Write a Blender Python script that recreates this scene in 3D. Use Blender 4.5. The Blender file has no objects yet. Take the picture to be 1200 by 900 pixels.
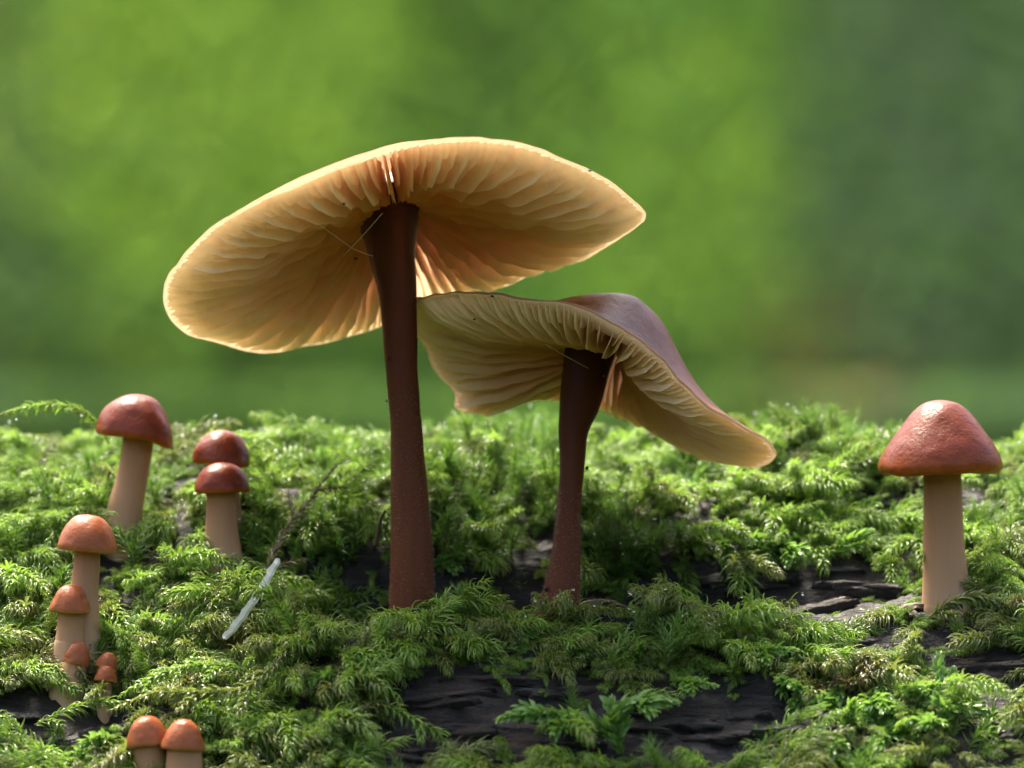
import bpy, math, random
import numpy as np
from mathutils import Vector, Matrix

# ------------------------------------------------------------------ camera, world, sun, exposure
SC = bpy.context.scene
COL = SC.collection
U = 1e-4                 # one layout unit = 0.1 mm = one photograph pixel at the focus plane
D = 6670.0               # camera distance to the plane y = 0, in units (200 mm macro lens)

cam_d = bpy.data.cameras.new('camera')
cam = bpy.data.objects.new('camera', cam_d)
COL.objects.link(cam)
cam.location = (0, -D * U, 0)
cam.rotation_euler = (math.radians(90), 0, 0)
cam_d.sensor_width = 36
cam_d.lens = 36 * D / 1200.0
cam_d.clip_start = 0.01
cam_d.clip_end = 500
cam_d.dof.use_dof = True
cam_d.dof.focus_distance = (D - 90) * U
cam_d.dof.aperture_fstop = 25
SC.camera = cam

SUN_EL, SUN_AZ = math.radians(62), math.radians(-28)     # azimuth from +Y (behind the subject), negative = to the left
world = bpy.data.worlds.new('World'); SC.world = world
world.use_nodes = True
wn = world.node_tree
bg = wn.nodes['Background']
sky = wn.nodes.new('ShaderNodeTexSky')
sky.sky_type = 'NISHITA'; sky.sun_disc = False
sky.sun_elevation = SUN_EL; sky.sun_rotation = SUN_AZ
sky.air_density = 1.0; sky.dust_density = 8.0; sky.ozone_density = 0.0
wn.links.new(sky.outputs[0], bg.inputs[0])
bg.inputs[1].default_value = 0.15

sun_d = bpy.data.lights.new('sun', 'SUN'); sun_d.energy = 2.8; sun_d.angle = math.radians(14)
sun_d.color = (1.0, 0.92, 0.78)
sun = bpy.data.objects.new('sun', sun_d); COL.objects.link(sun)
sd = Vector((math.sin(SUN_AZ) * math.cos(SUN_EL), math.cos(SUN_AZ) * math.cos(SUN_EL), math.sin(SUN_EL)))
sun.rotation_euler = sd.to_track_quat('Z', 'Y').to_euler()
sun.location = (-0.5, 1, 2)

SC.view_settings.view_transform = 'Standard'
SC.view_settings.look = 'None'
SC.view_settings.exposure = 1.8
SC.view_settings.gamma = 1.0
SC.cycles.use_denoising = True
SC.cycles.denoiser = 'OPENIMAGEDENOISE'
SC.cycles.max_bounces = 8
SC.cycles.transmission_bounces = 8
SC.cycles.transparent_max_bounces = 12
SC.cycles.sample_clamp_indirect = 6.0
SC.cycles.caustics_reflective = False
SC.cycles.caustics_refractive = False

RNG = np.random.default_rng(7)

# ------------------------------------------------------------------ helpers
def P(px, py, y=0.0):
    """photograph pixel + chosen depth (units) -> point in units"""
    k = (D + y) / D
    return np.array([(px - 600.0) * k, y, (450.0 - py) * k])

def to_px(p):
    k = D / (D + p[..., 1])
    return 600 + p[..., 0] * k, 450 - p[..., 2] * k

def _hash(ix, iy, iz, seed):
    h = (ix * 374761393 + iy * 668265263 + iz * 2147483647 + seed * 1274126177) & 0xFFFFFFFF
    h = ((h ^ (h >> 13)) * 1274126177) & 0xFFFFFFFF
    h = h ^ (h >> 16)
    return (h & 0xFFFF) / 65535.0

def vnoise(p, seed=0):
    p = np.asarray(p, float)
    i = np.floor(p).astype(np.int64); f = p - i
    f = f * f * (3 - 2 * f)
    r = 0
    for dx in (0, 1):
        wx = f[..., 0] if dx else 1 - f[..., 0]
        for dy in (0, 1):
            wy = f[..., 1] if dy else 1 - f[..., 1]
            for dz in (0, 1):
                wz = f[..., 2] if dz else 1 - f[..., 2]
                r = r + wx * wy * wz * _hash(i[..., 0] + dx, i[..., 1] + dy, i[..., 2] + dz, seed)
    return r * 2 - 1

def fbm(p, octv=4, seed=0, gain=0.5):
    p = np.asarray(p, float); a = 1.0; r = 0
    for o in range(octv):
        r = r + a * vnoise(p, seed + o * 17); p = p * 2.03 + 11.7; a *= gain
    return r

def norm(v):
    v = np.asarray(v, float)
    return v / np.maximum(np.linalg.norm(v, axis=-1, keepdims=True), 1e-9)

def sstep(a, b, x):
    t = np.clip((x - a) / (b - a), 0, 1); return t * t * (3 - 2 * t)

def mesh_from(name, verts, faces, mats=(), smooth=True, attrs=None, fmat=None, scale=U):
    me = bpy.data.meshes.new(name)
    verts = np.asarray(verts, float) * scale
    me.from_pydata(verts.tolist(), [], faces if isinstance(faces, list) else faces.tolist())
    for m in mats: me.materials.append(m)
    if smooth: me.polygons.foreach_set('use_smooth', np.ones(len(me.polygons), bool))
    if fmat is not None: me.polygons.foreach_set('material_index', np.asarray(fmat, np.int32))
    if attrs:
        for k, a in attrs.items():
            at = me.color_attributes.new(k, 'FLOAT_COLOR', 'POINT')
            a = np.asarray(a, float)
            full = np.ones((len(verts), 4)); full[:, :a.shape[1]] = a
            at.data.foreach_set('color', full.ravel())
    me.update()
    return me

def obj(name, me, parent=None, loc=None):
    o = bpy.data.objects.new(name, me); COL.objects.link(o)
    if loc is not None: o.location = Vector(np.asarray(loc, float) * U)
    if parent is not None:
        o.parent = parent
    return o

def tag(o, label=None, cat=None, group=None, kind=None):
    if label: o['label'] = label
    if cat: o['category'] = cat
    if group: o['group'] = group
    if kind: o['kind'] = kind
    return o

def thing(name, loc, label, cat, group=None):
    e = bpy.data.objects.new(name, None); COL.objects.link(e)
    e.location = Vector(np.asarray(loc, float) * U); e.empty_display_size = 0.01
    return tag(e, label, cat, group)

def grid_faces(nu, nv, close_u=False):
    """nu columns x nv rows, index = v*nu+u"""
    uu = np.arange(nu if close_u else nu - 1); vv = np.arange(nv - 1)
    u, v = np.meshgrid(uu, vv); u = u.ravel(); v = v.ravel(); u2 = (u + 1) % nu
    return np.stack([v * nu + u, v * nu + u2, (v + 1) * nu + u2, (v + 1) * nu + u], 1)

def catmull(pts, n, closed=False):
    pts = np.asarray(pts, float); m = len(pts)
    if closed: t = np.linspace(0, m, n, endpoint=False)
    else: t = np.linspace(0, m - 1, n)
    i = np.floor(t).astype(int)
    if not closed: i = np.minimum(i, m - 2)
    f = (t - i)[:, None]
    g = (lambda k: pts[k % m]) if closed else (lambda k: pts[np.clip(k, 0, m - 1)])
    p0, p1, p2, p3 = g(i - 1), g(i), g(i + 1), g(i + 2)
    return 0.5 * (2 * p1 + (p2 - p0) * f + (2 * p0 - 5 * p1 + 4 * p2 - p3) * f ** 2 + (3 * p1 - p0 - 3 * p2 + p3) * f ** 3)

# ------------------------------------------------------------------ materials
class NT:
    def __init__(s, name):
        s.m = bpy.data.materials.new(name); s.m.use_nodes = True
        s.t = s.m.node_tree; s.b = s.t.nodes['Principled BSDF']; s.out = s.t.nodes['Material Output']
    def n(s, typ, **kw):
        nd = s.t.nodes.new(typ)
        for k, v in kw.items():
            if k in nd.inputs.keys() if isinstance(k, str) else False: nd.inputs[k].default_value = v
            else: setattr(nd, k, v)
        return nd
    def l(s, a, b): s.t.links.new(a, b)
    def set(s, **kw):
        for k, v in kw.items(): s.b.inputs[k.replace('_', ' ')].default_value = v
    def noise(s, scale, detail=4, rough=0.55, coord=None, dist=0.0):
        nd = s.n('ShaderNodeTexNoise'); nd.inputs['Scale'].default_value = scale
        nd.inputs['Detail'].default_value = detail; nd.inputs['Roughness'].default_value = rough
        nd.inputs['Distortion'].default_value = dist
        if coord is not None: s.l(coord, nd.inputs['Vector'])
        return nd
    def ramp(s, fac, stops):
        r = s.n('ShaderNodeValToRGB'); e = r.color_ramp.elements
        while len(e) < len(stops): e.new(0.5)
        for k, (p, c) in enumerate(stops):
            e[k].position = p; e[k].color = (*c, 1)
        s.l(fac, r.inputs[0]); return r
    def mix(s, fac, a, b, typ='MIX'):
        m = s.n('ShaderNodeMix'); m.data_type = 'RGBA'; m.blend_type = typ
        for v, k in ((fac, 0), (a, 6), (b, 7)):
            if hasattr(v, 'links') or hasattr(v, 'is_linked'): s.l(v, m.inputs[k])
            elif k == 0: m.inputs[0].default_value = v
            else: m.inputs[k].default_value = (*v, 1)
        return m.outputs[2]
    def bump(s, h, dist, strength=1.0, prev=None):
        b = s.n('ShaderNodeBump'); b.inputs['Strength'].default_value = strength
        b.inputs['Distance'].default_value = dist
        s.l(h, b.inputs['Height'])
        if prev is not None: s.l(prev, b.inputs['Normal'])
        return b.outputs[0]
    def position(s): return s.n('ShaderNodeNewGeometry').outputs['Position']
    def objco(s): return s.n('ShaderNodeTexCoord').outputs['Object']
    def attr(s, name):
        a = s.n('ShaderNodeAttribute'); a.attribute_name = name
        sp = s.n('ShaderNodeSeparateColor'); s.l(a.outputs['Color'], sp.inputs[0])
        return sp.outputs

def mat_moss(name, c_dark, c_mid, c_tip, trans=(0.30, 0.50, 0.06), brown=(0.10, 0.065, 0.025), rough=0.30, brown_amt=0.25, tfac=0.38):
    t = NT(name)
    R, G, B = t.attr('tint')[:3]
    info = t.n('ShaderNodeObjectInfo')
    pos = t.position()
    n1 = t.noise(65.0, 3, coord=pos)
    base = t.mix(info.outputs['Random'], c_dark, c_mid)
    patch = t.ramp(n1.outputs[0], [(0.38, (0, 0, 0)), (0.66, (1, 1, 1))])
    base = t.mix(patch.outputs[0], base, c_mid)
    tipf = t.n('ShaderNodeMath', operation='MULTIPLY'); t.l(R, tipf.inputs[0]); t.l(G, tipf.inputs[1])
    base = t.mix(tipf.outputs[0], base, c_tip)
    n2 = t.noise(110.0, 2, coord=pos)
    br = t.ramp(n2.outputs[0], [(0.56, (0, 0, 0)), (0.70, (1, 1, 1))])
    bf = t.n('ShaderNodeMath', operation='MULTIPLY'); t.l(br.outputs[0], bf.inputs[0]); bf.inputs[1].default_value = brown_amt * 2.0
    bf2 = t.n('ShaderNodeMath', operation='MAXIMUM')
    low = t.n('ShaderNodeMapRange'); low.inputs[1].default_value = 0.0; low.inputs[2].default_value = 0.30
    low.inputs[3].default_value = 0.75; low.inputs[4].default_value = 0.0; t.l(G, low.inputs[0])
    t.l(bf.outputs[0], bf2.inputs[0]); t.l(low.outputs[0], bf2.inputs[1])
    base = t.mix(bf2.outputs[0], base, brown)
    # small value variation leaf to leaf
    hv = t.n('ShaderNodeHueSaturation'); t.l(base, hv.inputs['Color'])
    mr = t.n('ShaderNodeMapRange'); t.l(B, mr.inputs[0]); mr.inputs[3].default_value = 0.7; mr.inputs[4].default_value = 1.3
    t.l(mr.outputs[0], hv.inputs['Value'])
    base = hv.outputs[0]
    t.l(base, t.b.inputs['Base Color'])
    t.set(Roughness=rough, IOR=1.42); t.b.inputs['Specular IOR Level'].default_value = .4
    t.b.inputs['Coat Weight'].default_value = 0.3; t.b.inputs['Coat Roughness'].default_value = 0.08
    tr = t.n('ShaderNodeBsdfTranslucent')
    tc = t.mix(0.55, base, trans); tc2 = t.mix(bf2.outputs[0], tc, brown); t.l(tc2, tr.inputs[0])
    ms = t.n('ShaderNodeMixShader'); ms.inputs[0].default_value = tfac
    t.l(t.b.outputs[0], ms.inputs[1]); t.l(tr.outputs[0], ms.inputs[2]); t.l(ms.outputs[0], t.out.inputs[0])
    return t.m

M = {}
M['feather'] = mat_moss('feather_moss', (0.03, 0.10, 0.010), (0.12, 0.25, 0.024), (0.38, 0.52, 0.10), brown_amt=0.3, tfac=.45)
M['olive'] = mat_moss('olive_moss', (0.06, 0.09, 0.018), (0.12, 0.165, 0.03), (0.25, 0.29, 0.08), trans=(0.32, 0.42, 0.08), brown_amt=0.4)
M['tuft'] = mat_moss('tuft_moss', (0.03, 0.085, 0.010), (0.065, 0.16, 0.016), (0.16, 0.30, 0.04), trans=(0.22, 0.42, 0.05), brown_amt=0.25)
M['broad'] = mat_moss('broad_moss', (0.06, 0.16, 0.025), (0.12, 0.27, 0.05), (0.28, 0.45, 0.13), rough=0.26, brown_amt=0.08, tfac=.42)
M['drymoss'] = mat_moss('dry_moss', (0.07, 0.06, 0.02), (0.11, 0.10, 0.035), (0.20, 0.19, 0.08), trans=(0.3, 0.26, 0.1), brown_amt=0.5)

def mat_water():
    t = NT('water_droplet'); t.set(Base_Color=(1, 1, 1, 1), Roughness=0.0, IOR=1.33)
    t.b.inputs['Transmission Weight'].default_value = 1.0
    return t.m
M['water'] = mat_water()

def mat_bark(name='wet_bark', light=1.0):
    t = NT(name)
    pos = t.position()
    mp = t.n('ShaderNodeMapping'); mp.inputs['Scale'].default_value = (0.35, 1.0, 1.6); t.l(pos, mp.inputs[0])
    n1 = t.noise(330, 8, 0.62, mp.outputs[0], 0.4)
    n2 = t.noise(1500, 5, 0.6, pos)
    n3 = t.noise(90, 3, 0.5, pos)
    c = t.ramp(n1.outputs[0], [(0.30, (0.008, 0.007, 0.006)), (0.52, (0.030 * light, 0.025 * light, 0.021 * light)), (0.75, (0.085 * light, 0.075 * light, 0.066 * light))])
    c2 = t.mix(t.ramp(n3.outputs[0], [(0.5, (0, 0, 0)), (0.72, (1, 1, 1))]).outputs[0], c.outputs[0], (0.055 * light, 0.034 * light, 0.020 * light))
    t.l(c2, t.b.inputs['Base Color'])
    r = t.ramp(n1.outputs[0], [(0.35, (0.6, 0.6, 0.6)), (0.65, (0.34, 0.34, 0.34))]); t.l(r.outputs[0], t.b.inputs['Roughness'])
    t.b.inputs['Specular IOR Level'].default_value = .32
    b1 = t.bump(n1.outputs[0], 0.0018, 0.9); b2 = t.bump(n2.outputs[0], 0.00035, 0.8, b1)
    t.l(b2, t.b.inputs['Normal'])
    return t.m
M['bark'] = mat_bark('wet_bark', .5)
M['bark_plate'] = mat_bark('bark_plate', .7)

def mat_cap(name, centre, rim, sss=0.35, rough=0.33, bumpd=0.00025, coat=0.12, trans=0.0, spec=0.35):
    t = NT(name)
    R, G, B = t.attr('tint')[:3]
    co = t.objco()
    n1 = t.noise(520, 5, 0.6, co); n2 = t.noise(2600, 4, 0.65, co)
    c = t.mix(R, centre, rim)
    c = t.mix(t.ramp(n1.outputs[0], [(0.35, (0, 0, 0)), (0.75, (0.55, 0.55, 0.55))]).outputs[0], c, tuple(0.6 * x for x in centre))
    t.l(c, t.b.inputs['Base Color'])
    t.set(Roughness=rough); t.b.inputs['Specular IOR Level'].default_value = spec
    t.b.inputs['Subsurface Weight'].default_value = sss
    t.b.inputs['Subsurface Radius'].default_value = (1.0, 0.35, 0.16)
    t.b.inputs['Subsurface Scale'].default_value = 0.0018
    t.b.inputs['Coat Weight'].default_value = coat; t.b.inputs['Coat Roughness'].default_value = 0.12
    b1 = t.bump(n1.outputs[0], bumpd * .9, 0.6); b2 = t.bump(n2.outputs[0], bumpd * .42, 0.65, b1)
    t.l(b2, t.b.inputs['Normal']); t.l(b2, t.b.inputs['Coat Normal'])
    if trans:
        tr = t.n('ShaderNodeBsdfTranslucent'); tr.inputs[0].default_value = (1.0, 0.87, 0.70, 1)
        ms = t.n('ShaderNodeMixShader')           # the flesh thins out towards the margin and lets more light through
        mr = t.n('ShaderNodeMapRange'); t.l(R, mr.inputs[0]); mr.inputs[3].default_value = trans; mr.inputs[4].default_value = min(.56, trans + .25)
        t.l(mr.outputs[0], ms.inputs[0])
        t.l(t.b.outputs[0], ms.inputs[1]); t.l(tr.outputs[0], ms.inputs[2]); t.l(ms.outputs[0], t.out.inputs[0])
    return t.m
M['cap_small'] = mat_cap('glossy_red_brown_cap', (0.155, 0.026, 0.007), (0.40, 0.105, 0.018), rough=.38, coat=.18, spec=.12)
M['cap_young'] = mat_cap('young_orange_cap', (0.29, 0.085, 0.028), (0.48, 0.21, 0.08), sss=0.4, rough=.34, coat=.2, spec=.12)
M['cap_wavy'] = mat_cap('dark_wavy_cap', (0.085, 0.018, 0.009), (0.20, 0.07, 0.03), sss=0.05, rough=0.36, trans=.12, spec=.15, coat=.06)
M['cap_big'] = mat_cap('pale_pinkish_cap', (0.10, 0.048, 0.036), (0.30, 0.13, 0.05), sss=0.1, rough=0.6, coat=0.0, bumpd=0.0001, trans=.54, spec=.1)

def mat_stem(name, top, bottom, sss=0.3, streak=0.5, rough=0.5):
    t = NT(name)
    R, G, B = t.attr('tint')[:3]
    co = t.objco()
    mp = t.n('ShaderNodeMapping'); mp.inputs['Scale'].default_value = (1, 1, 0.06); t.l(co, mp.inputs[0])
    n1 = t.noise(1400, 4, 0.6, mp.outputs[0]); n2 = t.noise(1300, 4, 0.6, co)
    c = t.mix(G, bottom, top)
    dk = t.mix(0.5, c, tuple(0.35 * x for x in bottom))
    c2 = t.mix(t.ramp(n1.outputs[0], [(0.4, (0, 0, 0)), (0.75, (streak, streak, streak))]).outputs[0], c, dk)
    t.l(c2, t.b.inputs['Base Color']); t.set(Roughness=rough); t.b.inputs['Specular IOR Level'].default_value = .08
    t.b.inputs['Subsurface Weight'].default_value = sss
    t.b.inputs['Subsurface Radius'].default_value = (1.0, 0.45, 0.22)
    t.b.inputs['Subsurface Scale'].default_value = 0.0016
    b1 = t.bump(n1.outputs[0], 0.00008, 0.5); b2 = t.bump(n2.outputs[0], 0.00004, 0.5, b1)
    t.l(b2, t.b.inputs['Normal'])
    return t.m
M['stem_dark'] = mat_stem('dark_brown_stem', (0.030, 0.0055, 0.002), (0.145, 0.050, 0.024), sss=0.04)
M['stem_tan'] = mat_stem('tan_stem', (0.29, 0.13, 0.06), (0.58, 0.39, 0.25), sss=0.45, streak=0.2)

def mat_gill(name, inner, outer, trans, tf=0.42):
    t = NT(name)
    R, G, B = t.attr('tint')[:3]
    co = t.objco()
    n1 = t.noise(420, 4, 0.6, co)
    c = t.mix(t.ramp(R, [(0.30, (0, 0, 0)), (0.58, (.3, .3, .3)), (0.92, (1, 1, 1))]).outputs[0], inner, outer)
    c = t.mix(t.ramp(n1.outputs[0], [(0.5, (0, 0, 0)), (0.8, (0.35, 0.35, 0.35))]).outputs[0], c, inner)
    t.l(c, t.b.inputs['Base Color']); t.set(Roughness=0.55); t.b.inputs['Specular IOR Level'].default_value = .2
    tr = t.n('ShaderNodeBsdfTranslucent'); t.l(t.mix(0.5, c, trans), tr.inputs[0])
    ms = t.n('ShaderNodeMixShader'); ms.inputs[0].default_value = tf
    t.l(t.b.outputs[0], ms.inputs[1]); t.l(tr.outputs[0], ms.inputs[2]); t.l(ms.outputs[0], t.out.inputs[0])
    t.l(t.bump(n1.outputs[0], 0.0001, 0.5), t.b.inputs['Normal'])
    return t.m
M['gill_big'] = mat_gill('cream_gill', (0.58, 0.24, 0.055), (1.0, 0.90, 0.75), (1.0, 0.88, 0.68), .38)
M['gill_wavy'] = mat_gill('buff_gill', (0.58, 0.26, 0.085), (1.0, 0.83, 0.66), (1.0, 0.81, 0.57), .40)

def mat_plain(name, c, rough=0.6, var=0.3, scale=900, trans=0.0):
    t = NT(name); co = t.objco(); n = t.noise(scale, 4, 0.6, co)
    cc = t.mix(t.ramp(n.outputs[0], [(0.35, (0, 0, 0)), (0.7, (1, 1, 1))]).outputs[0], c, tuple((1 - var) * x for x in c))
    t.l(cc, t.b.inputs['Base Color']); t.set(Roughness=rough)
    t.l(t.bump(n.outputs[0], 0.0001, 0.5), t.b.inputs['Normal'])
    if trans:
        tr = t.n('ShaderNodeBsdfTranslucent'); t.l(cc, tr.inputs[0])
        ms = t.n('ShaderNodeMixShader'); ms.inputs[0].default_value = trans
        t.l(t.b.outputs[0], ms.inputs[1]); t.l(tr.outputs[0], ms.inputs[2]); t.l(ms.outputs[0], t.out.inputs[0])
    return t.m
M['straw'] = mat_plain('bleached_straw', (0.72, 0.68, 0.56), 0.5, 0.2)
M['twig'] = mat_plain('dark_twig', (0.07, 0.035, 0.02), 0.5)
M['dryleaf'] = mat_plain('dry_leaf', (0.16, 0.075, 0.035), 0.55, 0.5, 700, 0.15)
M['fuzz'] = mat_plain('white_fuzz', (0.42, 0.30, 0.23), 0.7, 0.1, 300, 0.4)
M['speck'] = mat_plain('dark_speck', (0.012, 0.009, 0.008), 0.5)
M['silk'] = mat_plain('spider_silk', (0.75, 0.72, 0.66), 0.35, 0.1, 300, 0.3)
M['stalk'] = mat_plain('moss_stalk', (0.09, 0.06, 0.02), 0.5)

def mat_ground():
    t = NT('forest_floor'); p = t.position(); n = t.noise(6, 8, 0.65, p)
    c = t.ramp(n.outputs[0], [(0.3, (0.018, 0.022, 0.008)), (0.55, (0.035, 0.05, 0.014)), (0.75, (0.07, 0.055, 0.025))])
    t.l(c.outputs[0], t.b.inputs['Base Color']); t.set(Roughness=0.95); t.b.inputs['Specular IOR Level'].default_value = 0.1
    t.l(t.bump(n.outputs[0], 0.05, 0.8), t.b.inputs['Normal']); return t.m
M['ground'] = mat_ground()

def mat_leafmass():
    t = NT('woodland_leaves'); a = t.n('ShaderNodeAttribute'); a.attribute_name = 'tint'
    t.l(a.outputs['Color'], t.b.inputs['Base Color']); t.set(Roughness=0.7); t.b.inputs['Specular IOR Level'].default_value = .06
    tr = t.n('ShaderNodeBsdfTranslucent')
    t.l(t.mix(1.0, a.outputs['Color'], (1.9, 1.9, 1.1), 'MULTIPLY'), tr.inputs[0])
    ms = t.n('ShaderNodeMixShader'); ms.inputs[0].default_value = 0.45
    t.l(t.b.outputs[0], ms.inputs[1]); t.l(tr.outputs[0], ms.inputs[2]); t.l(ms.outputs[0], t.out.inputs[0])
    return t.m
M['leafmass'] = mat_leafmass()

# ------------------------------------------------------------------ ground and far woodland
GZ = -1690.0 * U
def hill(x, y):
    """forest floor with a leafy bank rising behind the log"""
    b = np.clip(y - 8.6 + 0.25 * vnoise(np.stack([x * .2, 0 * x, 0 * x], -1), 12), 0, None)
    return GZ + 6.0 * np.tanh(b * 0.95 / 6.0)
def build_ground():
    q = np.linspace(-1, 1, 81); xs = np.sign(q) * np.abs(q) ** 3 * 200
    ys = np.concatenate([-np.linspace(1, 0, 30) ** 3 * 200, np.linspace(.3, 7.2, 16), np.linspace(7.4, 14, 67), 14 + np.linspace(.02, 1, 20) ** 2 * 186])
    X, Y = np.meshgrid(xs, ys)
    Z = hill(X, Y) + 0.05 * fbm(np.stack([X * 0.4, Y * 0.4, 0 * X], -1), 3, 5) * np.clip((np.hypot(X, Y) - 1.2) / 3, 0, 1) * (1 - sstep(5.5, 7, Y)) - .06 * sstep(6, 7.4, Y)
    me = mesh_from('ground', np.stack([X, Y, Z], -1).reshape(-1, 3), grid_faces(len(xs), len(ys)), [M['ground']], scale=1)
    return tag(obj('ground', me), kind='structure')
build_ground()

def leaf_mesh(name, c, r, size, col, up=0.8):
    n = len(c)
    nn = norm(r.normal(size=(n, 3)) * .4 + np.array([0, -.25, up])); a = norm(np.cross(nn, r.normal(size=(n, 3)))); b = np.cross(nn, a)
    L = size * r.uniform(0.7, 1.4, n)[:, None]; W = L * 0.36
    V = np.stack([c - a * L * .5, c + b * W + nn * L * .06, c + a * L * .5 - nn * L * .1, c - b * W + nn * L * .06], 1)
    col = np.array(col) * (1 + .3 * (r.random((n, 1)) - .5))
    return mesh_from(name, V.reshape(-1, 3), np.arange(4 * n).reshape(n, 4), [M['leafmass']], smooth=False, attrs={'tint': np.repeat(col, 4, 0)}, scale=1)

def bank_plants():
    """leafy plants on the bank behind; leaf colours follow the blurred patches, foot shade painted in as dark leaves"""
    r = np.random.default_rng(31); n = 300000
    x = np.where(r.random(n) < .68, r.uniform(-1.25, 1.25, n), r.uniform(-5, 5, n)); y = np.where(r.random(n) < .8, r.uniform(7.6, 10.6, n), r.uniform(10.6, 13, n))
    c = np.stack([x, y, hill(x, y) + r.uniform(0.0, .16, n) ** 1.0], 1)
    k = .667 / (c[:, 1] + .667); px = 600 + x * k * 1e4; py = 450 - c[:, 2] * k * 1e4
    G = lambda cx, cy, sx, sy: np.exp(-((px - cx) / sx) ** 2 - ((py - cy) / sy) ** 2)
    kinds = [('bank_bright_leaves', 'bright yellow green leaves blurred on the bank behind the broad cap', 'foliage', (0.215, 0.335, 0.065), 1.8 * G(190, 90, 220, 210) + .5 * G(800, 260, 120, 200)),
             ('bank_herb_leaves', 'mid green leaves blurred all over the bank behind the log', 'foliage', (0.105, 0.22, 0.05), .45 + 0 * px),
             ('bank_grey_green_leaves', 'dull grey green leaves blurred behind the lone conical cap', 'foliage', (0.082, 0.135, 0.092), 1.8 * sstep(880, 1060, px) + 1.2 * G(-30, 150, 90, 600)),
             ('bank_shade_tinted_leaves', 'leaves with shade painted in as dark green, blurred along the foot of the bank', 'undergrowth', (0.042, 0.085, 0.024), 1.9 * sstep(330, 520, py) * (1 - .5 * G(700, 500, 200, 200)) + .6 * G(560, 40, 90, 120)),  # darker leaf colour stands in for shade at the bank foot
             ('dry_bracken', 'brownish dry bracken blurred above the mossy hump', 'bracken', (0.20, 0.12, 0.06), 1.1 * G(975, 420, 75, 65))]
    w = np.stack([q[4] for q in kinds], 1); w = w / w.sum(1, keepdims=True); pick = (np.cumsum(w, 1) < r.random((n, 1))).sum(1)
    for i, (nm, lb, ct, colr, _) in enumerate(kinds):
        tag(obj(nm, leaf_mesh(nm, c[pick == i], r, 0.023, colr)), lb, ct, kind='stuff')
bank_plants()

def sky_blocking_ring():
    """unseen leaf ring beside and behind the camera, added to block low sky light"""
    r = np.random.default_rng(36); n = 12000
    a = r.uniform(math.radians(-215), math.radians(35), n); rad = r.uniform(5.5, 8, n)
    c = np.stack([rad * np.cos(a), rad * np.sin(a), r.uniform(GZ, 1.1, n)], 1)
    tag(obj('sky_blocking_wood', leaf_mesh('sky_blocking_wood', c, r, .22, (0.07, 0.12, 0.025), .2)), 'unseen leafy wood added round the log to block low sky light', 'wood', kind='stuff')
sky_blocking_ring()

# ------------------------------------------------------------------ the log
PY = np.array([-900, -700, -500, -350, -250, -150, -60, 0, 80, 130, 220, 350, 500, 700, 900, 1100.])
P_L = np.array([-1000, -820, -690, -545, -462, -380, -318, -285, -232, -200, -150, -102, -106, -150, -260, -450.])
P_M = np.array([-1000, -810, -660, -505, -412, -335, -284, -326, -345, -226, -148, -104, -110, -160, -270, -460.])
P_R = np.array([-1000, -810, -660, -505, -402, -325, -276, -262, -236, -196, -145, -104, -112, -160, -270, -460.])

def log_h(x, y):
    x = np.asarray(x, float); y = np.asarray(y, float)
    l, m, r = (np.interp(y, PY, q) for q in (P_L, P_M, P_R))
    wl = 1 - sstep(-330, -190, x); wr = sstep(180, 330, x)
    h = l * wl + r * wr + m * (1 - wl - wr)
    q = np.stack([x / 190, y / 130, 0 * x], -1)
    h = h + 13 * fbm(q, 2, 3) + 13 * fbm(np.stack([x / 66, y / 66, 0 * x + 5], -1), 2, 8)
    h = h + 30 * np.exp(-((x - 370) / 70) ** 2 - ((y - 330) / 70) ** 2)
    h = h - 26 * np.exp(-((x - 340) / 90) ** 2 - ((y - 40) / 60) ** 2)        # hollow under the right bank
    return h

def log_fine(x, y):
    q = np.stack([x / 70, y / 20, 0 * x], -1)
    a = fbm(q, 4, 21, 0.55)
    rid = 1 - np.abs(fbm(np.stack([x / 130, y / 26, 0 * x + 3], -1), 3, 44))
    return 7 * a + 11 * (rid ** 3 - 0.4)

def log_surf(x, y): return log_h(x, y) + log_fine(x, y)

def log_normal(x, y, e=14.0):
    gx = (log_h(x + e, y) - log_h(x - e, y)) / (2 * e); gy = (log_h(x, y + e) - log_h(x, y - e)) / (2 * e)
    return norm(np.stack([-gx, -gy, 1 + 0 * gx], -1))

def build_log():
    xs = np.concatenate([np.linspace(-3200, -760, 90, endpoint=False), np.linspace(-760, 760, 430, endpoint=False), np.linspace(760, 3200, 90)])
    ys = np.concatenate([np.linspace(-900, -430, 24, endpoint=False), np.linspace(-430, 420, 240, endpoint=False), np.linspace(420, 1100, 40)])
    X, Y = np.meshgrid(xs, ys)
    Z = log_surf(X, Y)
    rows = [np.stack([X[i], Y[i], Z[i]], -1) for i in range(len(ys))]
    for (yy, zz) in [(1230, -700), (1280, -950), (1220, -1250), (1020, -1500), (700, -1660), (250, -1720), (-250, -1720), (-650, -1640), (-930, -1450), (-1060, -1250), (-1010, -1120)]:
        w = 16 * fbm(np.stack([xs / 150, 0 * xs + yy / 50, 0 * xs + zz / 50], -1), 3, 9)
        rows.append(np.stack([xs, 0 * xs + yy + w, np.maximum(0 * xs + zz + w * .5, -1720)], -1))
    V = np.concatenate(rows, 0); nr = len(rows); nc = len(xs)
    F = grid_faces(nc, nr).tolist()
    for i in range(nc - 1): F.append([(nr - 1) * nc + i, (nr - 1) * nc + i + 1, i + 1, i])
    F.append([k * nc for k in range(nr)]); F.append([k * nc + nc - 1 for k in range(nr)][::-1])
    me = mesh_from('fallen_log', V, F, [M['bark']])
    return tag(obj('fallen_log', me), 'dark wet fallen log under the moss and mushrooms', 'log')
LOG = build_log()

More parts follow.
